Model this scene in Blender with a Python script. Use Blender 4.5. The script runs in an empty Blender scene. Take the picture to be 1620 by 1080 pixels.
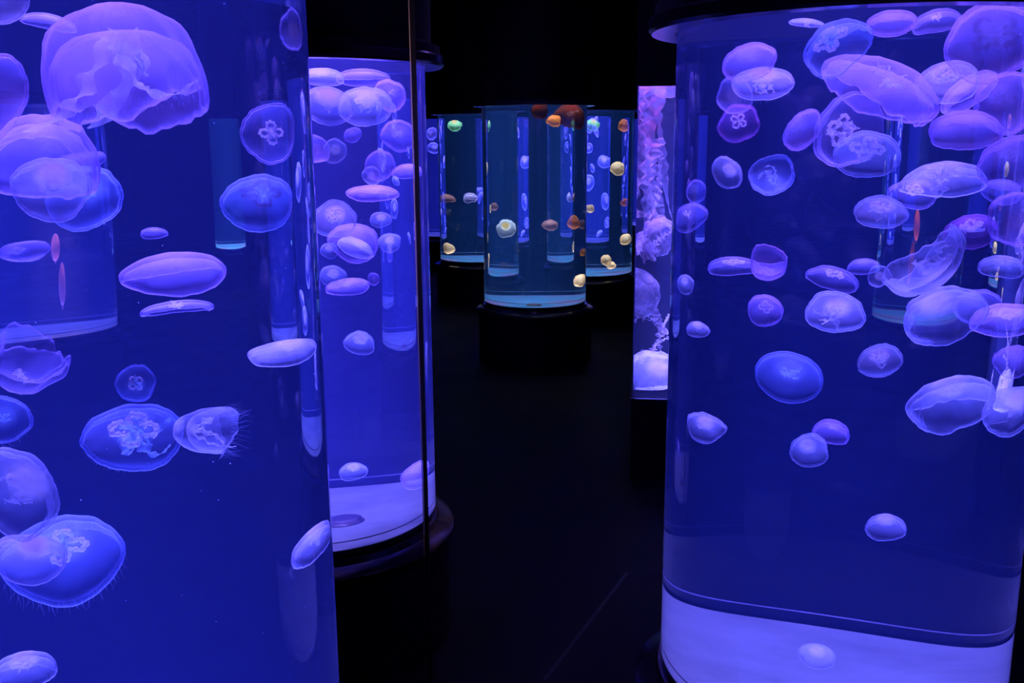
import bpy, bmesh, math, random
from math import sin, cos, pi, radians as rad, sqrt, atan2
from mathutils import Vector, Matrix, Euler, noise

sc = bpy.context.scene
COL = sc.collection
# ------------------------------------------------------------------ camera
F_PX, PITCH, ROLL = 1530.0, rad(12.0), rad(-0.45)
CAM = Vector((0, 0, 1.55))
cd = bpy.data.cameras.new('camera'); cam = bpy.data.objects.new('camera', cd); COL.objects.link(cam)
cd.sensor_fit = 'HORIZONTAL'; cd.sensor_width = 36.0; cd.lens = F_PX / 1620 * 36
cd.clip_start = 0.02; cd.clip_end = 100
cF = Vector((0, cos(PITCH), -sin(PITCH))); cU0 = Vector((0, sin(PITCH), cos(PITCH))); cR0 = Vector((1, 0, 0))
cR = cR0 * cos(ROLL) + cU0 * sin(ROLL); cU = -cR0 * sin(ROLL) + cU0 * cos(ROLL)
cam.matrix_world = Matrix.Translation(CAM) @ Matrix((cR, cU, -cF)).transposed().to_4x4()
sc.camera = cam
# ------------------------------------------------------------------ world, exposure
w = bpy.data.worlds.new('night'); sc.world = w; w.use_nodes = True
w.node_tree.nodes['Background'].inputs[0].default_value = (0.004, 0.004, 0.02, 1)
w.node_tree.nodes['Background'].inputs[1].default_value = 0.05
sc.view_settings.view_transform = 'Standard'; sc.view_settings.look = 'None'
sc.view_settings.exposure = 0.0; sc.view_settings.gamma = 1.0; sc.view_settings.use_curve_mapping = False
cy = sc.cycles
cy.max_bounces = 20; cy.transmission_bounces = 18; cy.glossy_bounces = 4; cy.diffuse_bounces = 1
cy.volume_bounces = 0; cy.transparent_max_bounces = 40
cy.caustics_reflective = False; cy.caustics_refractive = False
cy.use_denoising = True
cy.sample_clamp_indirect = 4.0

ZB, ZT, R = 0.39, 1.75, 0.361       # tank floor, top of the visible glass, tank radius
IOR = 1.33

def polar(bearing, dist):
    return (dist * sin(rad(bearing)), dist * cos(rad(bearing)))

def area_light(name, loc, size, power, color, spread, rot=(0, 0, 0)):
    l = bpy.data.lights.new(name, 'AREA'); l.shape = 'DISK'; l.size = size; l.energy = power
    l.color = color; l.spread = rad(spread)
    o = bpy.data.objects.new(name, l); COL.objects.link(o); o.location = loc; o.rotation_euler = rot
    return o

# added violet fills at the ceiling, standing in for tank light on the rings
area_light('ceiling_fill', (0.0, 2.2, 2.93), 0.3, 2.2, (0.30, 0.16, 1.0), 160)
area_light('ceiling_fill', (0.3, 4.9, 2.93), 0.3, 2.0, (0.30, 0.16, 1.0), 160)

area_light('pane_fill', (-0.05, 1.5, 2.9), 0.06, 0.45, (1.0, 0.6, 0.55), 24, (rad(32), 0, rad(12)))  # added warm fill that brings out the highlight on the pane edge

# ------------------------------------------------------------------ materials
def new_mat(name):
    m = bpy.data.materials.new(name); m.use_nodes = True
    nt = m.node_tree; nt.nodes.clear()
    out = nt.nodes.new('ShaderNodeOutputMaterial')
    return m, nt, out

def N(nt, t, **kw):
    n = nt.nodes.new(t)
    for k, v in kw.items():
        setattr(n, k, v)
    return n

def math_n(nt, op, a, b=None, c=None, clamp=False):
    n = nt.nodes.new('ShaderNodeMath'); n.operation = op; n.use_clamp = clamp
    for i, v in enumerate((a, b, c)):
        if v is None: continue
        if isinstance(v, (int, float)): n.inputs[i].default_value = v
        else: nt.links.new(v, n.inputs[i])
    return n.outputs[0]

def principled(name, col, rough=0.5, metal=0.0, spec=0.5, noise_scale=0, noise_amt=0.0):
    m, nt, out = new_mat(name)
    p = N(nt, 'ShaderNodeBsdfPrincipled')
    p.inputs['Base Color'].default_value = (*col, 1); p.inputs['Roughness'].default_value = rough
    p.inputs['Metallic'].default_value = metal; p.inputs['Specular IOR Level'].default_value = spec
    if noise_scale:
        tc = N(nt, 'ShaderNodeTexCoord'); nz = N(nt, 'ShaderNodeTexNoise'); nz.inputs['Scale'].default_value = noise_scale
        nz.inputs['Detail'].default_value = 5
        nt.links.new(tc.outputs['Object'], nz.inputs['Vector'])
        mx = N(nt, 'ShaderNodeMixRGB'); mx.blend_type = 'MULTIPLY'; mx.inputs[0].default_value = noise_amt
        mx.inputs[1].default_value = (*col, 1)
        nt.links.new(nz.outputs['Fac'], mx.inputs[2]); nt.links.new(mx.outputs[0], p.inputs['Base Color'])
        r = N(nt, 'ShaderNodeMapRange'); r.inputs['To Min'].default_value = rough * 0.8; r.inputs['To Max'].default_value = min(1, rough * 1.3)
        nt.links.new(nz.outputs['Fac'], r.inputs['Value']); nt.links.new(r.outputs[0], p.inputs['Roughness'])
    nt.links.new(p.outputs[0], out.inputs['Surface'])
    return m

def water_mat(name, scol, dens, acol, adens):
    m, nt, out = new_mat(name)
    g = N(nt, 'ShaderNodeBsdfGlass'); g.inputs['IOR'].default_value = IOR; g.inputs['Roughness'].default_value = 0.0
    g.inputs['Color'].default_value = (1, 1, 1, 1)
    s = N(nt, 'ShaderNodeVolumeScatter'); s.inputs['Color'].default_value = (*scol, 1); s.inputs['Density'].default_value = dens
    a = N(nt, 'ShaderNodeVolumeAbsorption'); a.inputs['Color'].default_value = (*acol, 1); a.inputs['Density'].default_value = adens
    ad = N(nt, 'ShaderNodeAddShader')
    nt.links.new(s.outputs[0], ad.inputs[0]); nt.links.new(a.outputs[0], ad.inputs[1])
    nt.links.new(g.outputs[0], out.inputs['Surface']); nt.links.new(ad.outputs[0], out.inputs['Volume'])
    return m

def jelly_mat(name, col, a0, a1, core=0.0, corecol=None, streak=0.5, power=2.5):
    """thin translucent tissue: denser where one looks along the membrane, radial canals, a milky stomach"""
    m, nt, out = new_mat(name); L = nt.links.new
    lw = N(nt, 'ShaderNodeLayerWeight'); lw.inputs['Blend'].default_value = 0.5
    e = math_n(nt, 'POWER', lw.outputs['Facing'], power)
    a = math_n(nt, 'MULTIPLY_ADD', e, a1 - a0, a0)
    tc = N(nt, 'ShaderNodeTexCoord'); sp = N(nt, 'ShaderNodeSeparateXYZ'); L(tc.outputs['Generated'], sp.inputs[0])
    x = math_n(nt, 'SUBTRACT', sp.outputs[0], 0.5); y = math_n(nt, 'SUBTRACT', sp.outputs[1], 0.5)
    ang = math_n(nt, 'ARCTAN2', y, x)
    rr = math_n(nt, 'SQRT', math_n(nt, 'ADD', math_n(nt, 'MULTIPLY', x, x), math_n(nt, 'MULTIPLY', y, y)))
    cb = N(nt, 'ShaderNodeCombineXYZ'); L(math_n(nt, 'MULTIPLY', ang, 5.0), cb.inputs[0]); L(math_n(nt, 'MULTIPLY', rr, 3.0), cb.inputs[1])
    nz = N(nt, 'ShaderNodeTexNoise'); nz.inputs['Scale'].default_value = 2.2; nz.inputs['Detail'].default_value = 4; nz.inputs['Roughness'].default_value = 0.65
    L(cb.outputs[0], nz.inputs['Vector'])
    n2 = N(nt, 'ShaderNodeTexNoise'); n2.inputs['Scale'].default_value = 3.5; n2.inputs['Detail'].default_value = 5
    L(tc.outputs['Generated'], n2.inputs['Vector'])
    k = math_n(nt, 'MULTIPLY_ADD', math_n(nt, 'ADD', nz.outputs['Fac'], n2.outputs['Fac']), streak * 1.6, 1.0 - streak * 1.6)
    a = math_n(nt, 'MULTIPLY', a, k)
    mr = N(nt, 'ShaderNodeMapRange'); mr.inputs['From Min'].default_value = 0.30; mr.inputs['From Max'].default_value = 0.10
    mr.interpolation_type = 'SMOOTHSTEP'; L(rr, mr.inputs['Value'])
    if core:
        c = math_n(nt, 'MULTIPLY', mr.outputs[0], n2.outputs['Fac'])
        a = math_n(nt, 'MULTIPLY_ADD', c, core, a, clamp=True)
    a = math_n(nt, 'MULTIPLY', a, 1.0, clamp=True)
    d = N(nt, 'ShaderNodeBsdfDiffuse'); t = N(nt, 'ShaderNodeBsdfTranslucent')
    if corecol:
        mx = N(nt, 'ShaderNodeMixRGB'); mx.inputs[1].default_value = (*col, 1); mx.inputs[2].default_value = (*corecol, 1)
        L(mr.outputs[0], mx.inputs[0]); L(mx.outputs[0], d.inputs[0]); L(mx.outputs[0], t.inputs[0])
    else:
        d.inputs[0].default_value = (*col, 1); t.inputs[0].default_value = (*col, 1)
    ms = N(nt, 'ShaderNodeMixShader'); ms.inputs[0].default_value = 0.5
    L(d.outputs[0], ms.inputs[1]); L(t.outputs[0], ms.inputs[2])
    tr = N(nt, 'ShaderNodeBsdfTransparent')
    m2 = N(nt, 'ShaderNodeMixShader'); L(a, m2.inputs[0]); L(tr.outputs[0], m2.inputs[1]); L(ms.outputs[0], m2.inputs[2])
    L(m2.outputs[0], out.inputs['Surface'])
    return m

M = {}
M['black'] = principled('black_paint', (0.003, 0.003, 0.008), 0.55, 0, 0.15, 6, 0.5)
M['gloss_lit'] = principled('violet_lit_lacquer', (0.05, 0.035, 0.10), 0.18, 0, 0.5, 9, 0.4)  # violet tone in the colour stands in for tank light on the rings
M['floor'] = principled('dark_floor', (0.003, 0.003, 0.016), 0.5, 0, 0.08, 3, 0.6)
M['floor_joint'] = principled('floor_joint', (0.012, 0.01, 0.035), 0.4, 0, 0.3)
M['plate'] = principled('pale_tank_floor', (0.50, 0.66, 0.72), 0.7, 0, 0.2, 7, 0.75)
M['plate_teal'] = principled('teal_tank_floor', (0.15, 0.36, 0.75), 0.6, 0, 0.2)
def mottle(m):  # random blue to violet patches in the floor colour
    nt = m.node_tree; p = [n for n in nt.nodes if n.type == 'BSDF_PRINCIPLED'][0]
    tc = N(nt, 'ShaderNodeTexCoord'); nz = N(nt, 'ShaderNodeTexNoise'); nz.inputs['Scale'].default_value = 3.2; nz.inputs['Detail'].default_value = 3
    nt.links.new(tc.outputs['Object'], nz.inputs['Vector'])
    cr = N(nt, 'ShaderNodeValToRGB'); e = cr.color_ramp.elements
    e[0].position = 0.40; e[0].color = (0.10, 0.36, 0.72, 1); e[1].position = 0.60; e[1].color = (0.36, 0.24, 0.62, 1)
    nt.links.new(nz.outputs['Fac'], cr.inputs[0]); nt.links.new(cr.outputs[0], p.inputs['Base Color'])
mottle(M['plate_teal'])
M['drain'] = principled('dark_drain', (0.05, 0.04, 0.09), 0.4, 0, 0.5)
M['glow_rim'] = principled('clear_edge', (0.3, 0.35, 0.5), 0.15, 0, 0.6)
M['steel'] = principled('dark_steel', (0.02, 0.02, 0.03), 0.3, 0.6, 0.5)
M['edge_glint'] = principled('warm_glint', (0.55, 0.45, 0.42), 0.35, 0.3, 0.5)  # pale warm colour for the highlight, built as a strip along the pane
M['water'] = water_mat('violet_blue_water', (0.15, 0.24, 1.0), 0.115, (0.55, 0.6, 0.95), 0.25)
M['water_clear'] = water_mat('clear_blue_water', (0.13, 0.24, 1.0), 0.082, (0.55, 0.6, 0.95), 0.25)
M['water_hazy'] = water_mat('hazy_violet_water', (0.20, 0.24, 1.0), 0.17, (0.55, 0.6, 0.95), 0.2)
M['water_teal'] = water_mat('teal_water', (0.025, 0.10, 0.5), 0.10, (0.3, 0.7, 0.95), 0.35)
# jelly tissue: blue, violet, lavender, pink-cored, dim, red
J = {
    'b': jelly_mat('jelly_blue', (0.32, 0.42, 1.0), 0.10, 0.95, 0.30, (0.45, 0.6, 1), 0.5, 3),
    'v': jelly_mat('jelly_violet', (0.60, 0.43, 1.0), 0.19, 0.85, 0.2, (0.75, 0.55, 1), 0.55, 2.5),
    'l': jelly_mat('jelly_lavender', (0.62, 0.64, 1.0), 0.15, 1.0, 0.75, (1.0, 0.95, 1), 0.55, 3),
    'm': jelly_mat('jelly_clear', (0.55, 0.58, 1.0), 0.13, 1.0, 0.12, (0.6, 0.6, 1), 0.5, 3),
    'p': jelly_mat('jelly_pink_core', (0.62, 0.58, 1.0), 0.17, 1.0, 1.3, (1.0, 0.8, 0.95), 0.5, 3),
    'd': jelly_mat('jelly_faint', (0.5, 0.42, 1.0), 0.07, 0.50, 0.10, (0.7, 0.6, 1), 0.5, 3),
    'r': jelly_mat('jelly_dusky', (0.62, 0.24, 0.85), 0.07, 0.32, 0.12, (0.8, 0.3, 0.8), 0.6, 3),
    'c': jelly_mat('jelly_cream', (0.95, 0.70, 0.42), 0.45, 0.95, 0.5, (1, 0.85, 0.6)),
    'h': jelly_mat('jelly_haloed', (0.55, 0.62, 0.75), 0.12, 0.55, 2.2, (1.0, 0.85, 0.45), 0.5, 2),
    'o': jelly_mat('jelly_orange', (0.75, 0.24, 0.06), 0.30, 0.8, 0.4, (0.8, 0.25, 0.08)),
    'k': jelly_mat('jelly_dark_red', (0.06, 0.012, 0.01), 0.6, 0.95, 0.3, (0.10, 0.012, 0.01)),
    'w': jelly_mat('jelly_brown', (0.20, 0.10, 0.12), 0.25, 0.6, 0.3, (0.25, 0.12, 0.12)),
    'g': jelly_mat('jelly_green', (0.30, 0.75, 0.45), 0.35, 0.8, 0.5, (0.95, 0.6, 0.3)),
}
M['gonad'] = jelly_mat('gonad_tissue', (0.95, 0.88, 1.0), 0.65, 0.9, 0, None, 0.25)
M['gonad_dark'] = jelly_mat('gonad_brown', (0.10, 0.06, 0.16), 0.5, 0.85, 0, None, 0.2)
M['arm'] = jelly_mat('oral_arm_tissue', (0.90, 0.86, 1.0), 0.40, 0.9, 0, None, 0.7)
M['arm_blue'] = jelly_mat('oral_arm_blue', (0.45, 0.70, 1.0), 0.32, 0.9, 0, None, 0.7)
M['hair'] = jelly_mat('tentacle_tissue', (0.60, 0.62, 1.0), 0.42, 0.5, 0, None, 0.3)
m, nt, out = new_mat('clear_pane')
fr = N(nt, 'ShaderNodeFresnel'); fr.inputs[0].default_value = 1.25
tr = N(nt, 'ShaderNodeBsdfTransparent'); tr.inputs[0].default_value = (0.97, 0.97, 1, 1)
gl = N(nt, 'ShaderNodeBsdfGlossy'); gl.inputs['Roughness'].default_value = 0.0
mxx = N(nt, 'ShaderNodeMixShader'); nt.links.new(fr.outputs[0], mxx.inputs[0]); nt.links.new(tr.outputs[0], mxx.inputs[1]); nt.links.new(gl.outputs[0], mxx.inputs[2])
nt.links.new(mxx.outputs[0], out.inputs['Surface']); M['pane'] = m

# ------------------------------------------------------------------ mesh helpers
def mesh_obj(name, verts, faces, mat, parent=None, smooth=True, fix=None):
    if fix is None: fix = len(faces) < 6000 and name not in ('bell', 'oral_arm', 'gonad', 'tentacle_fringe', 'plankton')
    me = bpy.data.meshes.new(name); me.from_pydata([tuple(v) for v in verts], [], faces); me.update()
    if smooth:
        me.polygons.foreach_set('use_smooth', [True] * len(me.polygons))
    if fix:
        bm = bmesh.new(); bm.from_mesh(me); bmesh.ops.recalc_face_normals(bm, faces=bm.faces); bm.to_mesh(me); bm.free()
    me.materials.append(mat)
    o = bpy.data.objects.new(name, me); COL.objects.link(o)
    if parent: o.parent = parent
    return o

def lathe(profile, n=96, closed=True):
    """revolve (r,z) points; a point with r=0 closes on the axis"""
    vs, fs, rows = [], [], []
    for r, z in profile:
        if r < 1e-6:
            rows.append([len(vs)] * n); vs.append((0, 0, z))
        else:
            b = len(vs); rows.append([b + i for i in range(n)])
            vs += [(r * cos(2 * pi * i / n), r * sin(2 * pi * i / n), z) for i in range(n)]
    pairs = list(zip(rows, rows[1:]))
    if closed and profile[0][0] > 0: pairs.append((rows[-1], rows[0]))
    for a, b in pairs:
        for i in range(n):
            j = (i + 1) % n
            f = [a[i], a[j], b[j], b[i]]
            g = []
            for q in f:
                if q not in g: g.append(q)
            if len(g) > 2: fs.append(tuple(g[::-1]))
    return vs, fs

def box(x0, x1, y0, y1, z0, z1):
    v = [(x, y, z) for x in (x0, x1) for y in (y0, y1) for z in (z0, z1)]
    f = [(0, 1, 3, 2), (4, 6, 7, 5), (0, 4, 5, 1), (2, 3, 7, 6), (0, 2, 6, 4), (1, 5, 7, 3)]
    return v, f

def empty(name, loc, label, cat, group=None, kind=None):
    o = bpy.data.objects.new(name, None); COL.objects.link(o); o.location = loc
    o['label'] = label; o['category'] = cat
    if group: o['group'] = group
    if kind: o['kind'] = kind
    o.empty_display_size = 0.05
    return o

def sharp(o):
    me = o.data
    me.polygons.foreach_set('use_smooth', [True] * len(me.polygons))
    bpy_edges = {}
    for p in me.polygons:
        for k in p.edge_keys: bpy_edges.setdefault(k, []).append(p.normal)
    for e in me.edges:
        ns = bpy_edges.get(tuple(sorted(e.vertices)), [])
        if len(ns) == 2 and ns[0].dot(ns[1]) < 0.75: e.use_edge_sharp = True

# ------------------------------------------------------------------ the room
def structure(name, v, f, mat):
    o = mesh_obj(name, v, f, mat, None, False); o['kind'] = 'structure'; return o
structure('floor', *box(-9.5, 9.5, -2.5, 16.5, -0.1, 0.0), M['floor'])
structure('ceiling', *box(-9.5, 9.5, -2.5, 16.5, 2.95, 3.05), M['black'])
structure('wall_back', *box(-9.5, 9.5, 16.5, 16.6, 0, 3.0), M['black'])
structure('wall_front', *box(-9.5, 9.5, -2.6, -2.5, 0, 3.0), M['black'])
structure('wall_left', *box(-9.6, -9.5, -2.5, 16.5, 0, 3.0), M['black'])
structure('wall_right', *box(9.5, 9.6, -2.5, 16.5, 0, 3.0), M['black'])

structure('trim_1', [(0.080, 2.55, 0.0005), (0.094, 2.55, 0.0005), (0.417, 3.25, 0.0005), (0.403, 3.25, 0.0005)], [(0, 1, 2, 3)], M['floor_joint'])
# ------------------------------------------------------------------ tanks
TANKS = {}
def tank(key, xy, label, water='water', plate='plate', power=1.0, color=(0.13, 0.13, 1.0), top=(0.36, 0.2, 1.0), toppow=0.35,
         drain=None, group=None):
    x, y = xy
    TANKS[key] = ('cyl', Vector((x, y)))
    t = empty('jellyfish_tank', (x, y, 0), label, 'tank', group or 'cylindrical jellyfish tanks')
    # plinth with a lipped flange
    rp = R + 0.052
    o = mesh_obj('pedestal', *lathe([(0, 0), (rp - 0.012, 0), (rp - 0.012, 0.325), (0, 0.325)]), M['black'], t); sharp(o)
    o = mesh_obj('base_ring', *lathe([(0, 0.326), (rp, 0.326), (rp + 0.004, 0.331), (rp + 0.004, 0.352), (rp - 0.004, 0.36), (R + 0.012, 0.372), (R + 0.006, 0.388), (0, 0.388)]), M['gloss_lit'], t); sharp(o)
    # the column of water in its acrylic wall
    ov = mesh_obj('water_cylinder', *lathe([(0, ZB), (R - 0.02, ZB), (R - 0.006, ZB + 0.005), (R, ZB + 0.018), (R, ZB + 0.022), (R, 2.10), (R, 2.12), (0, 2.12)], 192), M[water], t); sharp(ov)
    # pale dished floor inside
    ri = R - 0.012
    fl = mesh_obj('tank_floor', *lathe([(0, ZB + 0.004), (ri - 0.01, ZB + 0.004), (ri, ZB + 0.02), (ri - 0.003, ZB + 0.022), (ri - 0.05, ZB + 0.014), (0, ZB + 0.009)]), M[plate], t); sharp(fl)
    mesh_obj('floor_lip', *lathe([(ri + 0.008 + 0.002 * cos(q), ZB + 0.048 + 0.002 * sin(q)) for q in [i * pi / 4 for i in range(8)]]), M['glow_rim'], fl)
    if drain:
        dr = mesh_obj('drain', *lathe([(0, 0.012), (0.036, 0.012), (0.043, 0.009), (0.045, -0.001), (0.05, -0.001), (0.05, -0.003), (0, -0.003)], 40), M['drain'], fl)
        dr.location = (drain[0], drain[1], ZB + 0.014)
    # black hood that hides the lamps and hangs from the ceiling
    hr = R + 0.05
    o = hd = mesh_obj('hood', *lathe([(R + 0.003, ZT + 0.002), (hr - 0.006, ZT + 0.002), (hr - 0.006, ZT + 0.05), (hr - 0.03, ZT + 0.06), (hr - 0.03, 2.949), (R + 0.003, 2.949)]), M['black'], t); sharp(o)
    o = mesh_obj('hood_ring', *lathe([(R + 0.004, ZT - 0.006), (hr + 0.0, ZT - 0.006), (hr + 0.006, ZT), (hr + 0.006, ZT + 0.02), (hr, ZT + 0.026), (hr - 0.005, ZT + 0.026), (hr - 0.005, ZT + 0.001), (R + 0.004, ZT + 0.001)]), M['gloss_lit'], hd); sharp(o)
    l = area_light('tank_light', (0, 0, 2.10), 2 * R * 0.96, 14.0 * power, color, 26); l.parent = t
    l3 = area_light('floor_light', (0, 0, ZB + 0.03), 2 * R * 0.9, 12.0 * power, color, 60, (pi, 0, 0)); l3.parent = t
    l2 = area_light('tank_light', (0, 0, 2.09), 0.3, 14.0 * toppow * power, top, 150); l2.parent = t
    return t

TEAL = dict(water='water_teal', plate='plate_teal', color=(0.8, 0.85, 1.0), top=(0.8, 0.7, 1.0), group='teal jellyfish tanks at the back')
tank('L', polar(-28.1, 1.25), 'huge blue moon jellyfish tank filling the left edge, its rims out of frame', toppow=0.6)
tank('M', polar(-11.9, 2.94), 'violet jellyfish tank behind the slim glass pane edge, crowded with jellyfish at its top', water='water_hazy', power=1.2, toppow=1.3, drain=(0.055, -0.02))
tank('R', polar(19.45, 2.07), 'large blue tank on the right with dozens of moon jellyfish under a black hood', water='water_clear', power=1.0, toppow=1.1)
tank('C', polar(1.4, 6.8), 'teal cylinder tank in the middle of the gallery, wholly in view on a black plinth', power=0.6, drain=(-0.01, -0.16), **TEAL)
tank('BL', polar(-1.97, 9.25), 'small dark teal tank half hidden behind the middle tank, beside the violet one', power=0.5, **TEAL)
tank('BR', polar(4.65, 8.3), 'dark teal tank with cream and red jellyfish behind the middle tank, beside the nettle window', power=0.5, **TEAL)
HID = 'tank seen only as a narrow bent column through the water of a nearer tank'
tank('N1', (-1.96, 5.14), 'pale violet tank seen bent as a slim column through the tank behind the glass pane', drain=(0.1, -0.14), group='tanks seen through other tanks')
tank('N2', (-4.1, 3.97), 'blue tank seen as a slim column through the right part of the huge left tank', drain=(0.1, -0.14), group='tanks seen through other tanks')
tank('N3', (-2.73, 2.3), 'bright blue tank squeezed into the right rim of the huge left tank', power=1.2, group='tanks seen through other tanks')
tank('N4', (-3.1, 5.9), 'violet tank seen bent and stretched through the left half of the huge left tank', power=0.8, group='tanks seen through other tanks')
tank('F5', (1.75, 6.5), 'dim tank with one long pink jellyfish, seen through the right tank', power=0.10, **{**TEAL, 'group': 'tanks seen through other tanks'})
tank('N5', (-7.0, 8.4), 'distant teal tank seen as a short column through the huge left tank', power=0.6, **{**TEAL, 'group': 'tanks seen through other tanks'})
tank('N6', (7.0, 8.2), 'distant pale tank seen as a short column through the left rim of the right tank', group='tanks seen through other tanks')
tank('N7', (3.9, 3.7), 'blue tank seen as a column in the left rim of the right tank', group='tanks seen through other tanks')
tank('F1', (0.80, 11.0), 'bright lavender tank seen as a narrow strip inside the middle teal tank', power=1.6, group='tanks seen through other tanks')
tank('F2', (-0.75, 11.6), 'blue white tank seen as a strip right of centre inside the middle teal tank', power=0.9, group='tanks seen through other tanks')
tank('F3', (-1.5, 13.9), 'pale lavender tank seen through the teal tank beside the nettle window', power=1.6, group='tanks seen through other tanks')
tank('F4', (1.8, 12.8), 'blue tank seen as a thin strip through the small dark teal tank', power=0.8, group='tanks seen through other tanks')

# the flat fronted sea nettle window, turned so that its side lies along the sight line
WB = 7.25; WP = Vector(polar(WB, 4.26)); WA = rad(-WB)
WX = Vector((cos(WA), sin(WA))); WY = Vector((-sin(WA), cos(WA)))
TANKS['W'] = ('box', WP, WX, WY)
def wloc(u, v, z): p = WP + WX * u + WY * v; return Vector((p.x, p.y, z))
def window_tank():
    t = empty('nettle_tank', (WP.x, WP.y, 0), 'flat fronted black tank full of tangled sea nettles beside the right tank', 'tank')
    t.rotation_euler = (0, 0, WA)
    WW, WD = 0.30, 0.42
    mesh_obj('pedestal', *box(0.0, WW, 0.0, WD, 0, 0.355), M['black'], t, False)
    mesh_obj('base_plate', *box(-0.006, WW, -0.01, WD, 0.357, 0.372), M['gloss_lit'], t, False)
    mesh_obj('lower_frame', *box(0.0, WW, 0.0, WD, 0.374, 0.383), M['gloss_lit'], t, False)
    mesh_obj('water_box', *box(0.002, WW - 0.002, 0.0, WD - 0.002, 0.386, 2.0), M['water'], t, False)
    mesh_obj('back_panel', *box(0.006, WW - 0.006, WD - 0.03, WD - 0.02, 0.39, 1.99), M['black'], t, False)
    mesh_obj('hood', *box(-0.004, WW, -0.03, -0.004, ZT, 2.949), M['black'], t, False)
    l = area_light('tank_light', (0.15, 0.2, 1.98), 0.36, 46.0, (0.26, 0.20, 1.0), 50); l.data.shape = 'RECTANGLE'; l.data.size = 0.28; l.data.size_y = 0.36; l.parent = t
    l = area_light('floor_light', (0.15, 0.2, 0.41), 0.3, 6.0, (0.2, 0.2, 1.0), 90, (pi, 0, 0)); l.data.shape = 'RECTANGLE'; l.data.size = 0.26; l.data.size_y = 0.34; l.parent = t  # uplight added to brighten the nettles from below
    l = area_light('tank_light', (0.05, 0.14, 1.97), 0.1, 1.0, (1.0, 0.1, 0.55), 100); l.parent = t
window_tank()

# clear glass pane with a dark edge strip standing in front of the violet tank
gp = empty('glass_pane', (-0.72, 2.42, 0), 'tall clear glass pane with a thin dark edge standing before the violet tank', 'glass pane')
mesh_obj('pane', *box(-0.45, 0.482, -0.005, 0.005, 0.0, 2.949), M['pane'], gp, False)
mesh_obj('edge_strip', *box(0.4835, 0.494, -0.007, 0.007, 0.0, 2.949), M['steel'], gp, False)
mesh_obj('edge_highlight', *box(0.4802, 0.4825, -0.0085, -0.006, 0.45, 2.9), M['edge_glint'], gp, False)

# ------------------------------------------------------------------ looking through the curved water
def pix_dir(px, py):
    return (cF + cR * ((px - 810) / F_PX) + cU * ((540 - py) / F_PX)).normalized()
def refract(d, n, e):
    c = -d.dot(n); k = 1 - e * e * (1 - c * c)
    return (e * d + (e * c - sqrt(max(k, 0))) * n)
def enter(key, px, py):
    """entry point, direction inside the water, chord length"""
    d = pix_dir(px, py); T = TANKS[key]
    if T[0] == 'cyl':
        o = Vector((CAM.x - T[1].x, CAM.y - T[1].y)); dd = Vector((d.x, d.y))
        a = dd.dot(dd); b = o.dot(dd); c = o.dot(o) - R * R; D = b * b - a * c
        if D < 1e-4: return None
        p = CAM + d * ((-b - sqrt(D)) / a)
        n = Vector(((p.x - T[1].x) / R, (p.y - T[1].y) / R, 0)); d2 = refract(d, n, 1 / IOR)
        o = Vector((p.x - T[1].x, p.y - T[1].y)); dd = Vector((d2.x, d2.y))
        ln = -2 * o.dot(dd) / dd.dot(dd)
        return p, d2, ln
    n = Vector((-T[3].x, -T[3].y, 0)); s = (Vector((T[1].x, T[1].y, 0)) - CAM).dot(n) / d.dot(n)
    return CAM + d * s, refract(d, n, 1 / IOR), 0.4

PLACED = {}
def clamp_pts(key, pts):
    T = TANKS[key]; over = 0
    out = []
    for p in pts:
        q = p.copy()
        if T[0] == 'cyl':
            dx, dy = p.x - T[1].x, p.y - T[1].y; r = sqrt(dx * dx + dy * dy)
            if r > R - 0.006:
                over += 1; k = (R - 0.006) / r; q.x = T[1].x + dx * k; q.y = T[1].y + dy * k
        else:
            v2 = Vector((p.x, p.y)) - T[1]; u, v = v2.dot(T[2]), v2.dot(T[3])
            u2, v3 = min(max(u, 0.008), 0.29), min(max(v, 0.006), 0.385)
            w2 = T[1] + T[2] * u2 + T[3] * v3; q.x, q.y = w2.x, w2.y
        q.z = min(max(p.z, ZB + 0.03), 2.04)
        out.append(q)
    return out, over

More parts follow.
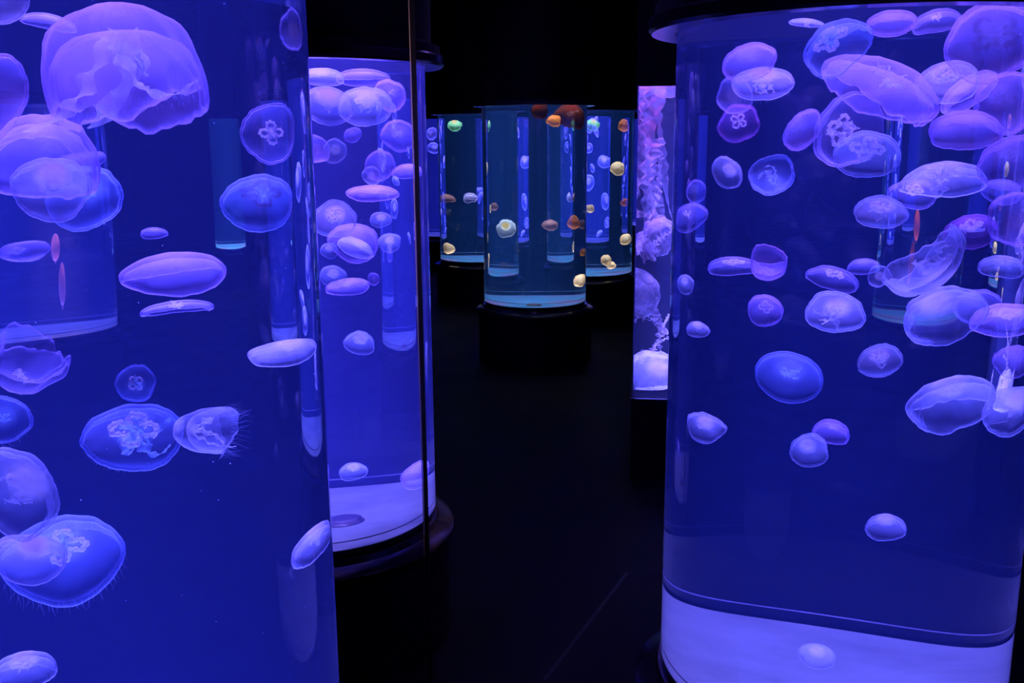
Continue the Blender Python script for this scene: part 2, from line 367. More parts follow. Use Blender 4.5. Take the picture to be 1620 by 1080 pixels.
# ------------------------------------------------------------------ jellyfish geometry (unit radius, apex along +z)
def bell_mesh(h, rnd, amp=0.05, seg=64, lap=0.02):
    nr = 14
    ph = [rnd.uniform(0, 6.28) for _ in range(4)]
    def ring(a, sc_, zh, zo):
        s = min(1.0, a / (pi / 2)); out = []
        for i in range(seg):
            th = 2 * pi * i / seg
            rho = sc_ * sin(a) ** 0.92
            rho *= 1 + s * s * (amp * sin(2 * th + ph[0]) + amp * 0.7 * sin(3 * th + ph[1]) + amp * 0.35 * sin(5 * th + ph[2])) + lap * s ** 5 * (abs(sin(8 * th)) - 0.6)
            z = zo + zh * cos(a) + h * amp * 1.8 * s * s * sin(2 * th + ph[3])
            nv = noise.noise(Vector((rho * cos(th) * 2.1 + ph[0] * 7, rho * sin(th) * 2.1 + ph[1] * 5, 0.4 + z)))
            n2 = noise.noise(Vector((rho * cos(th) * 5 + ph[2] * 7, rho * sin(th) * 5, 3.4)))
            rho *= 1 + s * (nv * amp * 1.2 + n2 * amp * 0.5); z += h * s * (nv * amp * 2.2 + n2 * amp * 1.2)
            out.append((rho * cos(th), rho * sin(th), z))
        return out
    vs = [(0, 0, h)]; rows = []
    amax = rad(104)
    for k in range(1, nr + 1):
        rows.append(ring(amax * k / nr, 1.0, h, 0))
    for k in range(nr, 1, -1):
        rows.append(ring(amax * k / nr * 0.985, 0.93, h * 0.70, 0.0))
    fs = []
    idx = []
    for r_ in rows:
        idx.append(len(vs)); vs += r_
    last = len(vs); vs.append((0, 0, h * 0.70))
    for i in range(seg):
        j = (i + 1) % seg
        fs.append((0, idx[0] + i, idx[0] + j))
        fs.append((last, idx[-1] + j, idx[-1] + i))
    for a, b in zip(idx, idx[1:]):
        for i in range(seg):
            j = (i + 1) % seg
            fs.append((a + i, b + i, b + j, a + j))
    return vs, fs

def tube(path, rad_f, n=6):
    vs, fs = [], []
    m_ = len(path)
    for k, p in enumerate(path):
        t = (path[min(k + 1, m_ - 1)] - path[max(k - 1, 0)])
        t = t.normalized() if t.length > 1e-9 else Vector((0, 0, 1))
        u = t.cross(Vector((0.3, 0.2, 0.9))).normalized(); v = t.cross(u)
        r_ = rad_f(k / (m_ - 1))
        vs += [tuple(p + u * (r_ * cos(2 * pi * i / n)) + v * (r_ * sin(2 * pi * i / n))) for i in range(n)]
    for k in range(m_ - 1):
        for i in range(n):
            j = (i + 1) % n
            fs.append((k * n + i, k * n + j, (k + 1) * n + j, (k + 1) * n + i))
    fs.append(tuple(range(n))[::-1]); fs.append(tuple((m_ - 1) * n + i for i in range(n)))
    return vs, fs

def gonad_mesh(q, h, rnd, wob=0.12, big=1.0):
    c = Vector((0.215 * cos(q), 0.215 * sin(q), h * 0.60)); pts = []; n = 25; p1, p2 = rnd.uniform(0, 6.28), rnd.uniform(0, 6.28)
    for k in range(n):
        a = q + pi + rad(24) + (2 * pi - rad(48)) * k / (n - 1)
        rr = 0.125 * (1 + wob * 0.6 * sin(2 * a + p1) + wob * 0.7 * sin(7 * a + p2))
        pts.append(c + Vector((rr * cos(a), rr * sin(a) * 0.9, 0.02 * sin(4 * a + p1))))
    pts = [Vector((p.x * big, p.y * big, p.z)) for p in pts]
    return tube(pts, lambda s: 0.036 * big * (0.55 + 0.6 * sin(pi * s)) * (1 + 0.35 * sin(40 * s)), 6)

def ribbon_mesh(root, d0, length, width, rnd, curl=0.25, n=26, frill=9, down=None):
    """a ruffled ribbon leaving root along d0"""
    vs, fs = [], []
    p = Vector(root); d = Vector(d0).normalized(); side = d.cross(Vector((rnd.uniform(-1, 1), rnd.uniform(-1, 1), 0.2))).normalized()
    nrm = d.cross(side)
    ph = rnd.uniform(0, 6.28); ax = Vector((rnd.uniform(-1, 1), rnd.uniform(-1, 1), rnd.uniform(-1, 1))).normalized()
    for k in range(n):
        s = k / (n - 1)
        wd = width * (1 - s) ** 0.7 * (0.75 + 0.4 * sin(s * 11 + ph)) + width * 0.05
        for e in (-1.0, -0.5, 0, 0.5, 1.0):
            off = side * (wd * e) + nrm * (wd * 0.55 * abs(e) * sin(s * frill * 6.28 / 2.2 + ph + e * 1.4))
            vs.append(tuple(p + off))
        R_ = Matrix.Rotation(curl * (2.2 / n) * (1 + sin(s * 7 + ph)), 3, ax)
        d = (R_ @ d).normalized()
        if down is not None: d = (d + Vector(down) * 0.06).normalized()
        side = (side - d * side.dot(d)).normalized(); side = Matrix.Rotation(0.09 * sin(s * 9 + ph), 3, d) @ side; nrm = d.cross(side)
        p = p + d * (length / n)
    for k in range(n - 1):
        for e in range(4):
            a = k * 5 + e
            fs.append((a, a + 1, a + 6, a + 5))
    return vs, fs

def fringe_mesh(ln, h, rnd, count=72, wd=0.006, spread=0.25):
    vs, fs = [], []
    for i in range(count):
        th = 2 * pi * i / count + rnd.uniform(-0.03, 0.03)
        p = Vector((0.985 * cos(th), 0.985 * sin(th), -0.12 * h)); tg = Vector((-sin(th), cos(th), 0))
        d = Vector((cos(th) * spread, sin(th) * spread, -1)).normalized(); L_ = ln * rnd.uniform(0.45, 1.1); ph = rnd.uniform(0, 6.28); n = 6
        b = len(vs)
        for k in range(n):
            s = k / (n - 1); w_ = wd * (1 - s * 0.8)
            q = p + d * (L_ * s) + tg * (0.10 * ln * sin(3 * s + ph)) + Vector((cos(th), sin(th), 0)) * (0.12 * ln * sin(2.2 * s + ph * 2))
            vs.append(tuple(q - tg * w_)); vs.append(tuple(q + tg * w_))
        for k in range(n - 1): fs.append((b + 2 * k, b + 2 * k + 1, b + 2 * k + 3, b + 2 * k + 2))
    return vs, fs

def jelly(key, cx, cy_, a, b, ang, label, tint='l', h=0.5, face=1, depth=0.12, arms=0.5, tent=0.0, gon=1, amp=0.05, flip=0,
          name='moon_jellyfish', group='moon jellyfish', seed=None, lap=0.02, shift=0.0):
    """a jellyfish whose outline in the picture is about the ellipse (cx, cy, a, b) turned by ang degrees (counterclockwise)"""
    rnd = random.Random(seed if seed is not None else int(cx * 31 + cy_ * 17))
    e0 = enter(key, cx, cy_)
    k = 0
    cx0 = cx
    while e0 is None and k < 60:
        cx = cx + (4 if TANKS[key][0] == 'cyl' and (CAM.x * 0 + 810 + F_PX * TANKS[key][1].x / TANKS[key][1].y) > cx else -4); e0 = enter(key, cx, cy_); k += 1
    hh = h * a
    hh = min(hh, 2 * b * 0.98)
    # inclination that gives the wanted minor extent
    lo, hi = 0.0, pi / 2
    for _ in range(30):
        t = (lo + hi) / 2
        ext = (sqrt((a * cos(t)) ** 2 + (hh * sin(t)) ** 2) + a * cos(t)) / 2
        if ext > b: lo = t
        else: hi = t
    t = (lo + hi) / 2
    off = (sqrt((a * cos(t)) ** 2 + (hh * sin(t)) ** 2) - a * cos(t)) / 2 / a     # rim centre lies this far below the outline's centre
    up_ang = rad(ang + 90 + (180 if flip else 0))
    best = None
    for step in range(22):
        tt = min(depth + step * 0.035, 0.8)
        p, d2, ln = enter(key, cx, cy_); P = p + d2 * (ln * tt); dist = ln * tt
        def at(px, py):
            e = enter(key, px, py)
            if e is None: return None
            q, dq, l_ = e
            s = (P - q).dot(d2) / dq.dot(d2)
            return q + dq * s
        qx0, qx1, qy = at(cx - 6, cy_), at(cx + 6, cy_), at(cx, cy_ - 8)
        if qx0 is None: X = (qx1 - P) / 6
        elif qx1 is None: X = (P - qx0) / 6
        else: X = (qx1 - qx0) / 12
        Y = (qy - P) / 8
        if X.length > Y.length * 1.3: X = X.normalized() * Y.length * 1.3
        if X.length < Y.length * 0.5: X = X.normalized() * Y.length * 0.5
        maj = (X * cos(rad(ang)) + Y * sin(rad(ang))); r3 = maj.length * a
        mn = (X * cos(up_ang) + Y * sin(up_ang))
        mn_len = mn.length * a
        v = d2
        mj = maj.normalized(); m_ = (mn - mj * mn.dot(mj)); m_ = (m_ - v * m_.dot(v)).normalized()
        ax = (v * (-face * cos(t)) + m_ * sin(t)).normalized()
        sideX = (mj - ax * mj.dot(ax)).normalized(); sideY = ax.cross(sideX)
        O = P - mn * a * off
        s_min = mn_len / max(r3, 1e-9)
        Bm = Matrix((sideX * r3, sideY * r3 * (cos(t) * s_min + (1 - cos(t))), ax * r3 * s_min)).transposed()
        probe = [O + Bm @ Vector((cos(q) * 1.0, sin(q) * 1.0, 0)) for q in [i * pi / 8 for i in range(16)]] + [O + Bm @ Vector((0, 0, hh / a))]
        _, over = clamp_pts(key, probe)
        hit = sum(max(0.0, (r3 + q_[1]) * 0.86 - (P - q_[0]).length) / r3 for q_ in PLACED.setdefault(key, []))
        score = over + 4.0 * hit + 0.02 * step
        if best is None or score < best[0]: best = (score, O, Bm, r3, P)
        if over == 0 and hit == 0: break
    _, O, Bm, r3, P = best
    PLACED[key].append((P, r3))
    Rm = Matrix((Bm.col[0].normalized(), Bm.col[1].normalized(), Bm.col[2].normalized())).transposed()
    Rq = Matrix((Rm.col[0], Rm.col[2].cross(Rm.col[0]).normalized(), Rm.col[2])).transposed()
    h1 = hh / a
    spin = rnd.uniform(0, 6.28); Sp = Matrix.Rotation(spin, 3, 'Z')
    root = empty(name, O, label, 'jellyfish', group)
    root.rotation_euler = Rq.to_euler()
    Ri = Rq.transposed()
    def part(nm, vf, mat, parent, spun=True):
        vs, fs = vf
        pts = [O + Bm @ (Sp @ Vector(v) if spun else Vector(v)) for v in vs]
        pts, _ = clamp_pts(key, pts)
        o = mesh_obj(nm, [Ri @ (p_ - O) for p_ in pts], fs, mat, parent)
        return o
    seg = 64 if a > 24 else 40
    bell = part('bell', bell_mesh(h1, rnd, amp, seg, lap), J[tint], root)
    if gon and a > 15:
        gm = M['gonad_dark'] if gon == 2 else M['gonad']
        for q in range(4): part('gonad', gonad_mesh(q * pi / 2 + 0.3, h1, rnd, 0.35 if gon == 2 else 0.12, 1.45 if gon > 1 else 1.15), gm, root)
    if arms > 0 and a > 15:
        am = M['arm_blue'] if tint == 'b' else M['arm']
        for q in range(4):
            th = q * pi / 2 + 1.0
            dirn = Vector((cos(th) * 0.75, sin(th) * 0.75, -0.65 if arms < 0.9 else -1.4))
            part('oral_arm', ribbon_mesh((0.07 * cos(th), 0.07 * sin(th), h1 * 0.62), dirn, arms, 0.15 + 0.05 * arms, rnd, 1.1), am, root)
    if tent > 0:
        part('tentacle_fringe', fringe_mesh(tent, h1, rnd, 72 if a > 30 else 40, 0.006 if tent < 0.7 else 0.012), M['hair'], root)
    return root

# ------------------------------------------------------------------ jellyfish of the huge left tank
G = dict(group='moon jellyfish in the left tank')
jelly('L', 198, 78, 134, 74, 4, 'largest moon jellyfish, a wide violet dome with frilled underside in the left tank', 'v', h=1.07, depth=0.16, arms=1.7, tent=0.10, gon=0, amp=0.09, lap=0.04, **G)
jelly('L', -12, -8, 58, 46, 40, 'jellyfish cut off by the top left corner of the picture', 'l', h=0.6, depth=0.12, arms=0, gon=0, **G)
jelly('L', 78, 34, 44, 13, -12, 'thin faint blue jellyfish edge behind the largest violet dome', 'd', h=0.3, depth=0.45, arms=0, gon=0, **G)
jelly('L', -22, 150, 72, 62, 80, 'smooth violet jellyfish cut by the left picture edge, above the folded pair', 'v', h=0.6, depth=0.14, arms=0, gon=1, **G)
jelly('L', 72, 246, 94, 66, -12, 'violet hooded bell overlapping the pink-hearted jellyfish at the left', 'v', h=0.8, depth=0.2, arms=0, gon=0, amp=0.08, **G)
jelly('L', 82, 296, 65, 50, -12, 'round jellyfish with a bright pinkish heart in front of a blue one', 'p', h=0.5, depth=0.06, arms=0.4, gon=1, **G)
jelly('L', 134, 312, 60, 53, -30, 'deep blue bell peeking out below right of the pink-hearted jellyfish', 'b', h=0.55, depth=0.18, arms=0.2, gon=0, **G)
jelly('L', 416, 318, 56, 42, 0, 'speckled deep blue and violet jellyfish by the right rim of the left tank', 'b', h=0.6, depth=0.06, arms=0.35, gon=2, **G)
jelly('L', 430, 210, 46, 46, 0, 'faint violet jellyfish hovering just above the speckled blue one', 'd', h=0.5, depth=0.25, arms=0.3, gon=1, **G)
jelly('L', 464, 48, 30, 34, 60, 'faint violet jellyfish at the very top of the left tank rim, cut by the rim', 'd', h=0.5, depth=0.1, arms=0, gon=0, **G)
jelly('L', 280, 428, 81, 31, 4, 'faint flat oval jellyfish floating mid height with a thin orange gleam under it', 'v', h=0.45, depth=0.2, arms=0, gon=0, lap=0, **G)
jelly('L', 244, 368, 22, 9, 0, 'tiny pale jellyfish above the faint flat oval one', 'd', h=0.4, depth=0.2, arms=0, gon=0, **G)
jelly('L', 280, 484, 60, 9, 6, 'very thin streaky jellyfish seen edge-on below the faint flat oval one', 'd', h=0.25, depth=0.3, arms=0.2, gon=0, **G)
jelly('L', 457, 554, 60, 16, 8, 'pale jellyfish seen edge-on like a saucer at the rim of the left tank', 'l', h=0.3, depth=0.04, arms=0.2, gon=0, lap=0, **G)
jelly('L', 215, 606, 31, 33, 10, 'small round jellyfish perched above the clumpy big one', 'b', h=0.5, face=-1, depth=0.1, arms=0.6, gon=1, **G)
jelly('L', 212, 691, 80, 54, 4, 'big blue saucer jellyfish with clumpy white organs, low in the left tank', 'b', h=0.4, face=-1, depth=0.14, arms=1.2, gon=3, tent=0.05, **G)
jelly('L', 318, 678, 37, 42, 84, 'pale jellyfish with trailing curly tentacles touching the clumpy big saucer', 'l', h=2.0, depth=0.05, arms=2.6, gon=0, tent=1.1, **G)
jelly('L', 42, 584, 60, 40, -18, 'cone-shaped violet jellyfish pointing down at the left picture edge', 'd', h=1.1, depth=0.15, arms=0.3, gon=0, flip=1, amp=0.1, **G)
jelly('L', 2, 664, 44, 42, -40, 'blue jellyfish with wispy threads cut by the left picture edge', 'b', h=0.6, depth=0.14, arms=0.3, gon=0, tent=0.5, **G)
jelly('L', 26, 776, 80, 58, -50, 'bright lavender jellyfish with swirled folds at the left picture edge', 'l', h=0.6, depth=0.05, arms=0.6, gon=1, **G)
jelly('L', 100, 881, 98, 71, 12, 'large saturated blue jellyfish near the lower left corner', 'b', h=0.5, depth=0.2, arms=0.35, gon=1, tent=0.25, lap=0.01, **G)
jelly('L', 46, 880, 60, 38, -8, 'small lavender jellyfish lying over the large saturated blue one', 'p', h=0.55, depth=0.06, arms=0.4, gon=0, **G)
jelly('L', 38, 1058, 54, 29, 12, 'jellyfish rising from the bottom left corner of the picture', 'l', h=0.6, depth=0.1, arms=0.4, gon=1, **G)
jelly('L', 500, 856, 54, 20, 32, 'slanting blue jellyfish low at the right rim of the left tank', 'l', h=0.45, depth=0.03, arms=0.4, gon=0, tent=0.1, **G)

# ------------------------------------------------------------------ jellyfish of the right tank
G = dict(group='moon jellyfish in the right tank')
jelly('R', 1184, 97, 46, 28, 14, 'plain violet oval jellyfish, topmost at the left of the right tank', 'v', h=0.45, depth=0.14, arms=0, gon=0, **G)
jelly('R', 1204, 130, 48, 25, 2, 'glowing jellyfish with a pink-white heart under the plain violet oval', 'p', h=0.5, depth=0.08, arms=0.9, gon=1, tent=0.2, **G)
jelly('R', 1162, 152, 30, 32, 20, 'dim blue jellyfish behind the glowing pink-white one', 'd', h=0.5, depth=0.3, arms=0, gon=0, **G)
jelly('R', 1168, 195, 33, 31, 0, 'dim reddish violet jellyfish below the glowing pink-white one', 'r', h=0.5, depth=0.3, arms=0.3, gon=1, **G)
jelly('R', 1322, 72, 58, 38, 38, 'bright blue jellyfish with ring organs and beaded rim near the hood', 'b', h=0.65, depth=0.08, arms=0.3, gon=3, tent=0.12, lap=0.04, **G)
jelly('R', 1402, 130, 88, 36, -24, 'long violet wing-shaped jellyfish slanting down to the right near the top', 'v', h=0.7, depth=0.1, arms=0.4, gon=0, amp=0.09, **G)
jelly('R', 1498, 128, 56, 32, 14, 'brightest jellyfish with a pink-white centre, tucked under the wing-shaped one', 'p', h=0.5, depth=0.16, arms=0.6, gon=1, face=-1, **G)
jelly('R', 1572, 64, 78, 62, 0, 'big pale violet jellyfish with a dark scalloped ring in the top right corner', 'v', h=0.5, depth=0.05, arms=0, gon=2, **G)
jelly('R', 1410, 34, 42, 19, 4, 'violet jellyfish pressed against the hood above the wing-shaped one', 'v', h=0.5, depth=0.2, arms=0, gon=0, **G)
jelly('R', 1482, 32, 40, 18, 14, 'dim jellyfish under the hood left of the dark-ringed one', 'd', h=0.5, depth=0.3, arms=0.3, gon=0, **G)
jelly('R', 1276, 35, 27, 6, -4, 'thin bright jellyfish edge peeking from under the hood', 'l', h=0.3, depth=0.2, arms=0.5, gon=0, **G)
jelly('R', 1528, 204, 58, 30, 2, 'smooth violet egg-shaped jellyfish below the dark-ringed one', 'v', h=0.5, depth=0.08, arms=0, gon=0, **G)
jelly('R', 1592, 162, 52, 48, 50, 'bright pinkish violet jellyfish cut by the right picture edge near the top', 'v', h=0.6, depth=0.12, arms=0, gon=0, **G)
jelly('R', 1532, 142, 50, 20, 38, 'slim violet jellyfish tilted up between the brightest and the dark-ringed one', 'v', h=0.5, depth=0.1, arms=0, gon=0, **G)
jelly('R', 1340, 206, 62, 50, 80, 'large dark blue jellyfish behind the one with four white rings', 'd', h=0.55, depth=0.3, arms=0.5, gon=1, **G)
jelly('R', 1372, 243, 54, 37, 4, 'jellyfish with four clear white rings in its centre', 'm', h=0.4, face=1, depth=0.05, arms=0.3, gon=3, **G)
jelly('R', 1269, 205, 36, 24, 52, 'steeply tilted violet jellyfish left of the large dark blue one', 'v', h=0.45, depth=0.12, arms=0, gon=0, **G)
jelly('R', 1221, 278, 39, 29, 22, 'plump blue-violet jellyfish with a frilly blue tuft on top', 'b', h=0.6, depth=0.06, arms=1.0, gon=0, flip=1, tent=0.1, **G)
jelly('R', 1150, 273, 27, 22, -48, 'small roundish jellyfish beside the reflected columns of the right tank', 'l', h=0.5, depth=0.1, arms=0.3, gon=1, **G)
jelly('R', 1100, 303, 18, 16, 50, 'dim tiny jellyfish over the reflected columns, upper one', 'd', h=0.5, depth=0.15, arms=0, gon=0, **G)
jelly('R', 1088, 343, 28, 19, 16, 'dim wide jellyfish over the reflected columns, below the tiny one', 'd', h=0.5, depth=0.15, arms=0.3, gon=0, **G)
jelly('R', 1491, 282, 68, 27, 4, 'long flat oval jellyfish with white lacy centre', 'l', h=0.45, depth=0.06, arms=0.8, gon=1, face=-1, **G)
jelly('R', 1445, 306, 37, 25, -5, 'dim blue jellyfish hiding beneath the long flat lacy one', 'd', h=0.5, depth=0.3, arms=0.4, gon=1, **G)
jelly('R', 1393, 334, 41, 26, -6, 'oval jellyfish with a pale torn-looking centre below the four-ringed one', 'l', h=0.45, depth=0.07, arms=0.7, gon=1, face=-1, **G)
jelly('R', 1600, 256, 50, 42, 10, 'bright violet jellyfish at the right edge beside the long flat lacy one', 'v', h=0.6, depth=0.08, arms=0, gon=0, **G)
jelly('R', 1612, 346, 46, 46, 80, 'pair-lobed violet jellyfish at the right edge under the bright violet one', 'v', h=0.6, depth=0.1, arms=0, gon=0, **G)
jelly('R', 1586, 302, 32, 20, -10, 'dim violet jellyfish between two bright ones at the right edge', 'd', h=0.5, depth=0.3, arms=0, gon=0, **G)
jelly('R', 1538, 364, 45, 26, 10, 'dusky purple jellyfish with faint organs left of the pair-lobed one', 'r', h=0.5, depth=0.25, arms=0.5, gon=1, **G)
jelly('R', 1472, 427, 70, 30, 38, 'banana-shaped jellyfish swimming up to the right with ragged tail', 'l', h=0.7, depth=0.08, arms=0.9, gon=0, flip=1, tent=0.12, amp=0.08, **G)
jelly('R', 1586, 420, 38, 16, -6, 'small flat jellyfish with ruffled underside at the right edge', 'l', h=0.5, depth=0.1, arms=0.6, gon=0, tent=0.1, **G)
jelly('R', 1318, 439, 41, 18, -14, 'plain slanting oval jellyfish above the one with hanging lobes', 'd', h=0.45, depth=0.12, arms=0, gon=1, **G)
jelly('R', 1366, 421, 25, 13, 4, 'dim small oval jellyfish beside a tiny round one', 'd', h=0.45, depth=0.25, arms=0, gon=0, **G)
jelly('R', 1391, 437, 18, 19, 0, 'tiny round jellyfish with short trailing thread left of the banana-shaped one', 'l', h=0.6, depth=0.1, arms=0.8, gon=1, tent=0.3, **G)
jelly('R', 1494, 498, 68, 44, 28, 'large bright jellyfish with a folded flap below the banana-shaped one', 'l', h=0.55, depth=0.05, arms=0.2, gon=0, amp=0.07, **G)
jelly('R', 1545, 484, 38, 28, 30, 'dim jellyfish showing behind the large folded-flap one', 'd', h=0.5, depth=0.2, arms=0, gon=0, **G)
jelly('R', 1592, 505, 54, 27, 0, 'jellyfish with four faint loops at the right edge, level with the folded-flap one', 'v', h=0.5, depth=0.12, arms=0.3, gon=1, **G)
jelly('R', 1321, 494, 48, 33, -14, 'bright disc jellyfish with ruffled lobes hanging below it', 'l', h=0.4, depth=0.06, arms=1.0, gon=0, face=-1, **G)
jelly('R', 1210, 490, 30, 24, -20, 'plain roundish blue jellyfish left of the one with hanging lobes', 'v', h=0.5, depth=0.1, arms=0, gon=1, **G)
jelly('R', 1160, 419, 43, 13, 0, 'thin elongated jellyfish joined to a cone-shaped one', 'd', h=0.4, depth=0.1, arms=0, gon=1, **G)
jelly('R', 1214, 420, 31, 24, -8, 'cone-shaped jellyfish pointing down at the end of the elongated one', 'v', h=1.1, depth=0.08, arms=0.3, gon=1, flip=1, **G)
jelly('R', 1247, 595, 55, 40, -12, 'perfect open blue disc jellyfish with a bright rim, alone at mid height', 'b', h=0.4, face=1, depth=0.06, arms=0.5, gon=0, amp=0.015, lap=0.01, **G)
jelly('R', 1392, 569, 36, 26, 8, 'jellyfish with a dark crescent and curled white organ right of the open disc', 'l', h=0.45, face=-1, depth=0.07, arms=0.7, gon=1, **G)
jelly('R', 1509, 632, 76, 37, 14, 'large leaf-shaped jellyfish with a pink rectangle glint', 'l', h=0.6, depth=0.05, arms=0.2, gon=0, amp=0.08, **G)
jelly('R', 1606, 570, 32, 23, 0, 'small blue jellyfish at the right edge above the broad ruffled one', 'v', h=0.5, depth=0.08, arms=0, gon=0, **G)
jelly('R', 1606, 648, 46, 36, 10, 'broad ruffled jellyfish at the right edge beside the leaf-shaped one', 'l', h=0.6, depth=0.1, arms=0.6, gon=0, tent=0.15, **G)
jelly('R', 1113, 675, 29, 23, -8, 'small bright jellyfish with a notched rim at the lower left of the right tank', 'l', h=0.55, depth=0.06, arms=0.3, gon=1, amp=0.08, **G)
jelly('R', 1280, 712, 32, 26, 10, 'round jellyfish low in the tank, lower one of an overlapping pair', 'l', h=0.5, depth=0.06, arms=0.4, gon=0, **G)
jelly('R', 1316, 681, 31, 18, -14, 'half-dome jellyfish, upper one of the overlapping low pair', 'v', h=0.7, depth=0.1, arms=0.3, gon=0, **G)
jelly('R', 1402, 832, 34, 20, 0, 'solitary small mushroom-like jellyfish in the dark lower water', 'l', h=0.6, depth=0.07, arms=0.3, gon=0, **G)
jelly('R', 1293, 1037, 32, 19, -10, 'pale jellyfish resting just above the pale floor of the right tank', 'l', h=0.4, depth=0.1, arms=0, gon=0, **G)
jelly('R', 1083, 449, 17, 14, 0, 'tiny bright round jellyfish near the left rim of the right tank', 'l', h=0.6, depth=0.06, arms=0.3, gon=0, **G)
jelly('R', 1103, 520, 18, 11, -4, 'tiny ruffled jellyfish under the tiny bright round one', 'l', h=0.6, depth=0.06, arms=0.5, gon=0, **G)

# ------------------------------------------------------------------ jellyfish of the violet tank behind the pane
G = dict(group='moon jellyfish in the violet tank')
jelly('M', 518, 165, 44, 28, -8, 'glowing pinkish jellyfish heaped near the top left of the violet tank', 'p', h=0.5, depth=0.08, arms=0.7, gon=1, **G)
jelly('M', 580, 166, 44, 30, 0, 'wide jellyfish with small white bits right of the glowing pinkish one', 'l', h=0.5, depth=0.12, arms=0.6, gon=1, **G)
jelly('M', 618, 150, 27, 24, -20, 'smooth violet bell at the upper right of the crowd in the violet tank', 'v', h=0.6, depth=0.1, arms=0.2, gon=0, **G)
jelly('M', 508, 120, 38, 13, 0, 'pale jellyfish pressed against the lid at the left of the violet tank', 'l', h=0.4, depth=0.2, arms=0.3, gon=0, **G)
jelly('M', 574, 120, 42, 12, 0, 'dim blue jellyfish just under the lid in the middle of the violet tank', 'd', h=0.4, depth=0.3, arms=0, gon=0, **G)
jelly('M', 530, 239, 20, 19, 0, 'bright round ringed jellyfish below the glowing pinkish one', 'l', h=0.4, depth=0.06, arms=0.5, gon=1, **G)
jelly('M', 500, 236, 22, 26, 0, 'faint round jellyfish left of the bright ringed one', 'v', h=0.5, depth=0.15, arms=0, gon=0, **G)
jelly('M', 558, 213, 14, 12, 30, 'small violet jellyfish between the crowd and the bright ringed one', 'v', h=0.5, depth=0.1, arms=0, gon=0, **G)
jelly('M', 632, 214, 28, 24, 0, 'dim violet jellyfish over the bent column in the violet tank', 'v', h=0.5, depth=0.2, arms=0.2, gon=0, **G)
jelly('M', 602, 262, 25, 24, -20, 'violet cap-shaped jellyfish above the flat saucer one', 'v', h=0.6, depth=0.1, arms=0, gon=0, **G)
jelly('M', 588, 278, 15, 15, 0, 'small bright round jellyfish overlapping the violet cap-shaped one', 'l', h=0.5, depth=0.05, arms=0, gon=0, **G)
jelly('M', 592, 304, 41, 12, 0, 'flat saucer jellyfish seen edge-on in the violet tank', 'v', h=0.35, depth=0.08, arms=0.2, gon=0, **G)
jelly('M', 648, 270, 24, 10, 0, 'thin violet jellyfish at the right rim of the violet tank', 'v', h=0.4, depth=0.1, arms=0, gon=0, **G)
jelly('M', 530, 346, 37, 28, -5, 'wide jellyfish with a lacy white centre at the left of the violet tank', 'l', h=0.45, depth=0.08, arms=0.7, gon=1, face=-1, **G)
jelly('M', 560, 382, 42, 29, -8, 'large dim jellyfish behind the almond-shaped bright one', 'v', h=0.5, depth=0.2, arms=0, gon=0, **G)
jelly('M', 563, 390, 29, 13, -26, 'bright almond-shaped jellyfish slanting down to the right', 'l', h=0.5, depth=0.05, arms=0.2, gon=0, **G)
jelly('M', 521, 396, 15, 12, 0, 'small bright jellyfish left of the almond-shaped one', 'l', h=0.5, depth=0.06, arms=0.2, gon=0, **G)
jelly('M', 603, 347, 17, 12, 0, 'tiny ringed jellyfish over the bent column, upper one', 'l', h=0.4, depth=0.06, arms=0.4, gon=1, **G)
jelly('M', 617, 383, 19, 14, 0, 'tiny jellyfish with net-like centre over the bent column', 'l', h=0.4, depth=0.06, arms=0.8, gon=1, tent=0.4, **G)
jelly('M', 527, 436, 21, 17, 0, 'round jellyfish with looped organs, lowest at the left of the crowd', 'l', h=0.4, depth=0.06, arms=0.5, gon=1, **G)
jelly('M', 550, 452, 38, 12, 6, 'flat faint jellyfish under the looped one', 'v', h=0.35, depth=0.1, arms=0.2, gon=0, **G)
jelly('M', 591, 441, 10, 13, 0, 'tiny pale jellyfish at the left side of the bent column', 'v', h=0.5, depth=0.08, arms=0, gon=0, **G)
jelly('M', 569, 542, 25, 18, -6, 'clean bright oval jellyfish alone in the middle of the violet tank', 'l', h=0.5, depth=0.06, arms=0.5, gon=1, **G)
jelly('M', 559, 745, 22, 14, 6, 'small oval jellyfish low in the violet tank above its pale floor', 'l', h=0.5, depth=0.06, arms=0.3, gon=0, **G)
jelly('M', 660, 750, 28, 17, 32, 'tilted pale jellyfish low at the right rim of the violet tank', 'v', h=0.5, depth=0.06, arms=0, gon=0, **G)

# ------------------------------------------------------------------ small warm jellyfish of the teal tanks
G = dict(group='small jellyfish in the teal tanks', name='blubber_jellyfish', amp=0.09)
jelly('C', 800, 361, 17, 13, 0, 'pale haloed jellyfish with yellow white centre at the left of the middle tank', 'h', h=0.4, depth=0.05, arms=0.3, gon=1, **G)
jelly('C', 905, 183, 25, 17, -10, 'large dark brown-red jellyfish under the lid of the middle tank', 'k', h=0.8, depth=0.08, arms=0.5, gon=0, **G)
jelly('C', 853, 174, 15, 11, 20, 'dark red jellyfish left of the large dark one under the lid', 'k', h=0.8, depth=0.1, arms=0.4, gon=0, **G)
jelly('C', 876, 190, 12, 8, 0, 'pinkish tan jellyfish between the two dark ones under the lid', 'o', h=0.8, depth=0.05, arms=0, gon=0, **G)
jelly('C', 908, 352, 10, 10, 0, 'orange brown jellyfish at the right of the middle tank', 'o', h=0.9, depth=0.05, arms=0.4, gon=0, **G)
jelly('C', 921, 355, 7, 8, 0, 'dull pink jellyfish touching the orange brown one', 'w', h=0.9, depth=0.06, arms=0, gon=0, **G)
jelly('C', 870, 355, 12, 8, 0, 'dim greyish brown jellyfish low centre in the middle tank', 'w', h=0.8, depth=0.5, arms=0, gon=0, **G)
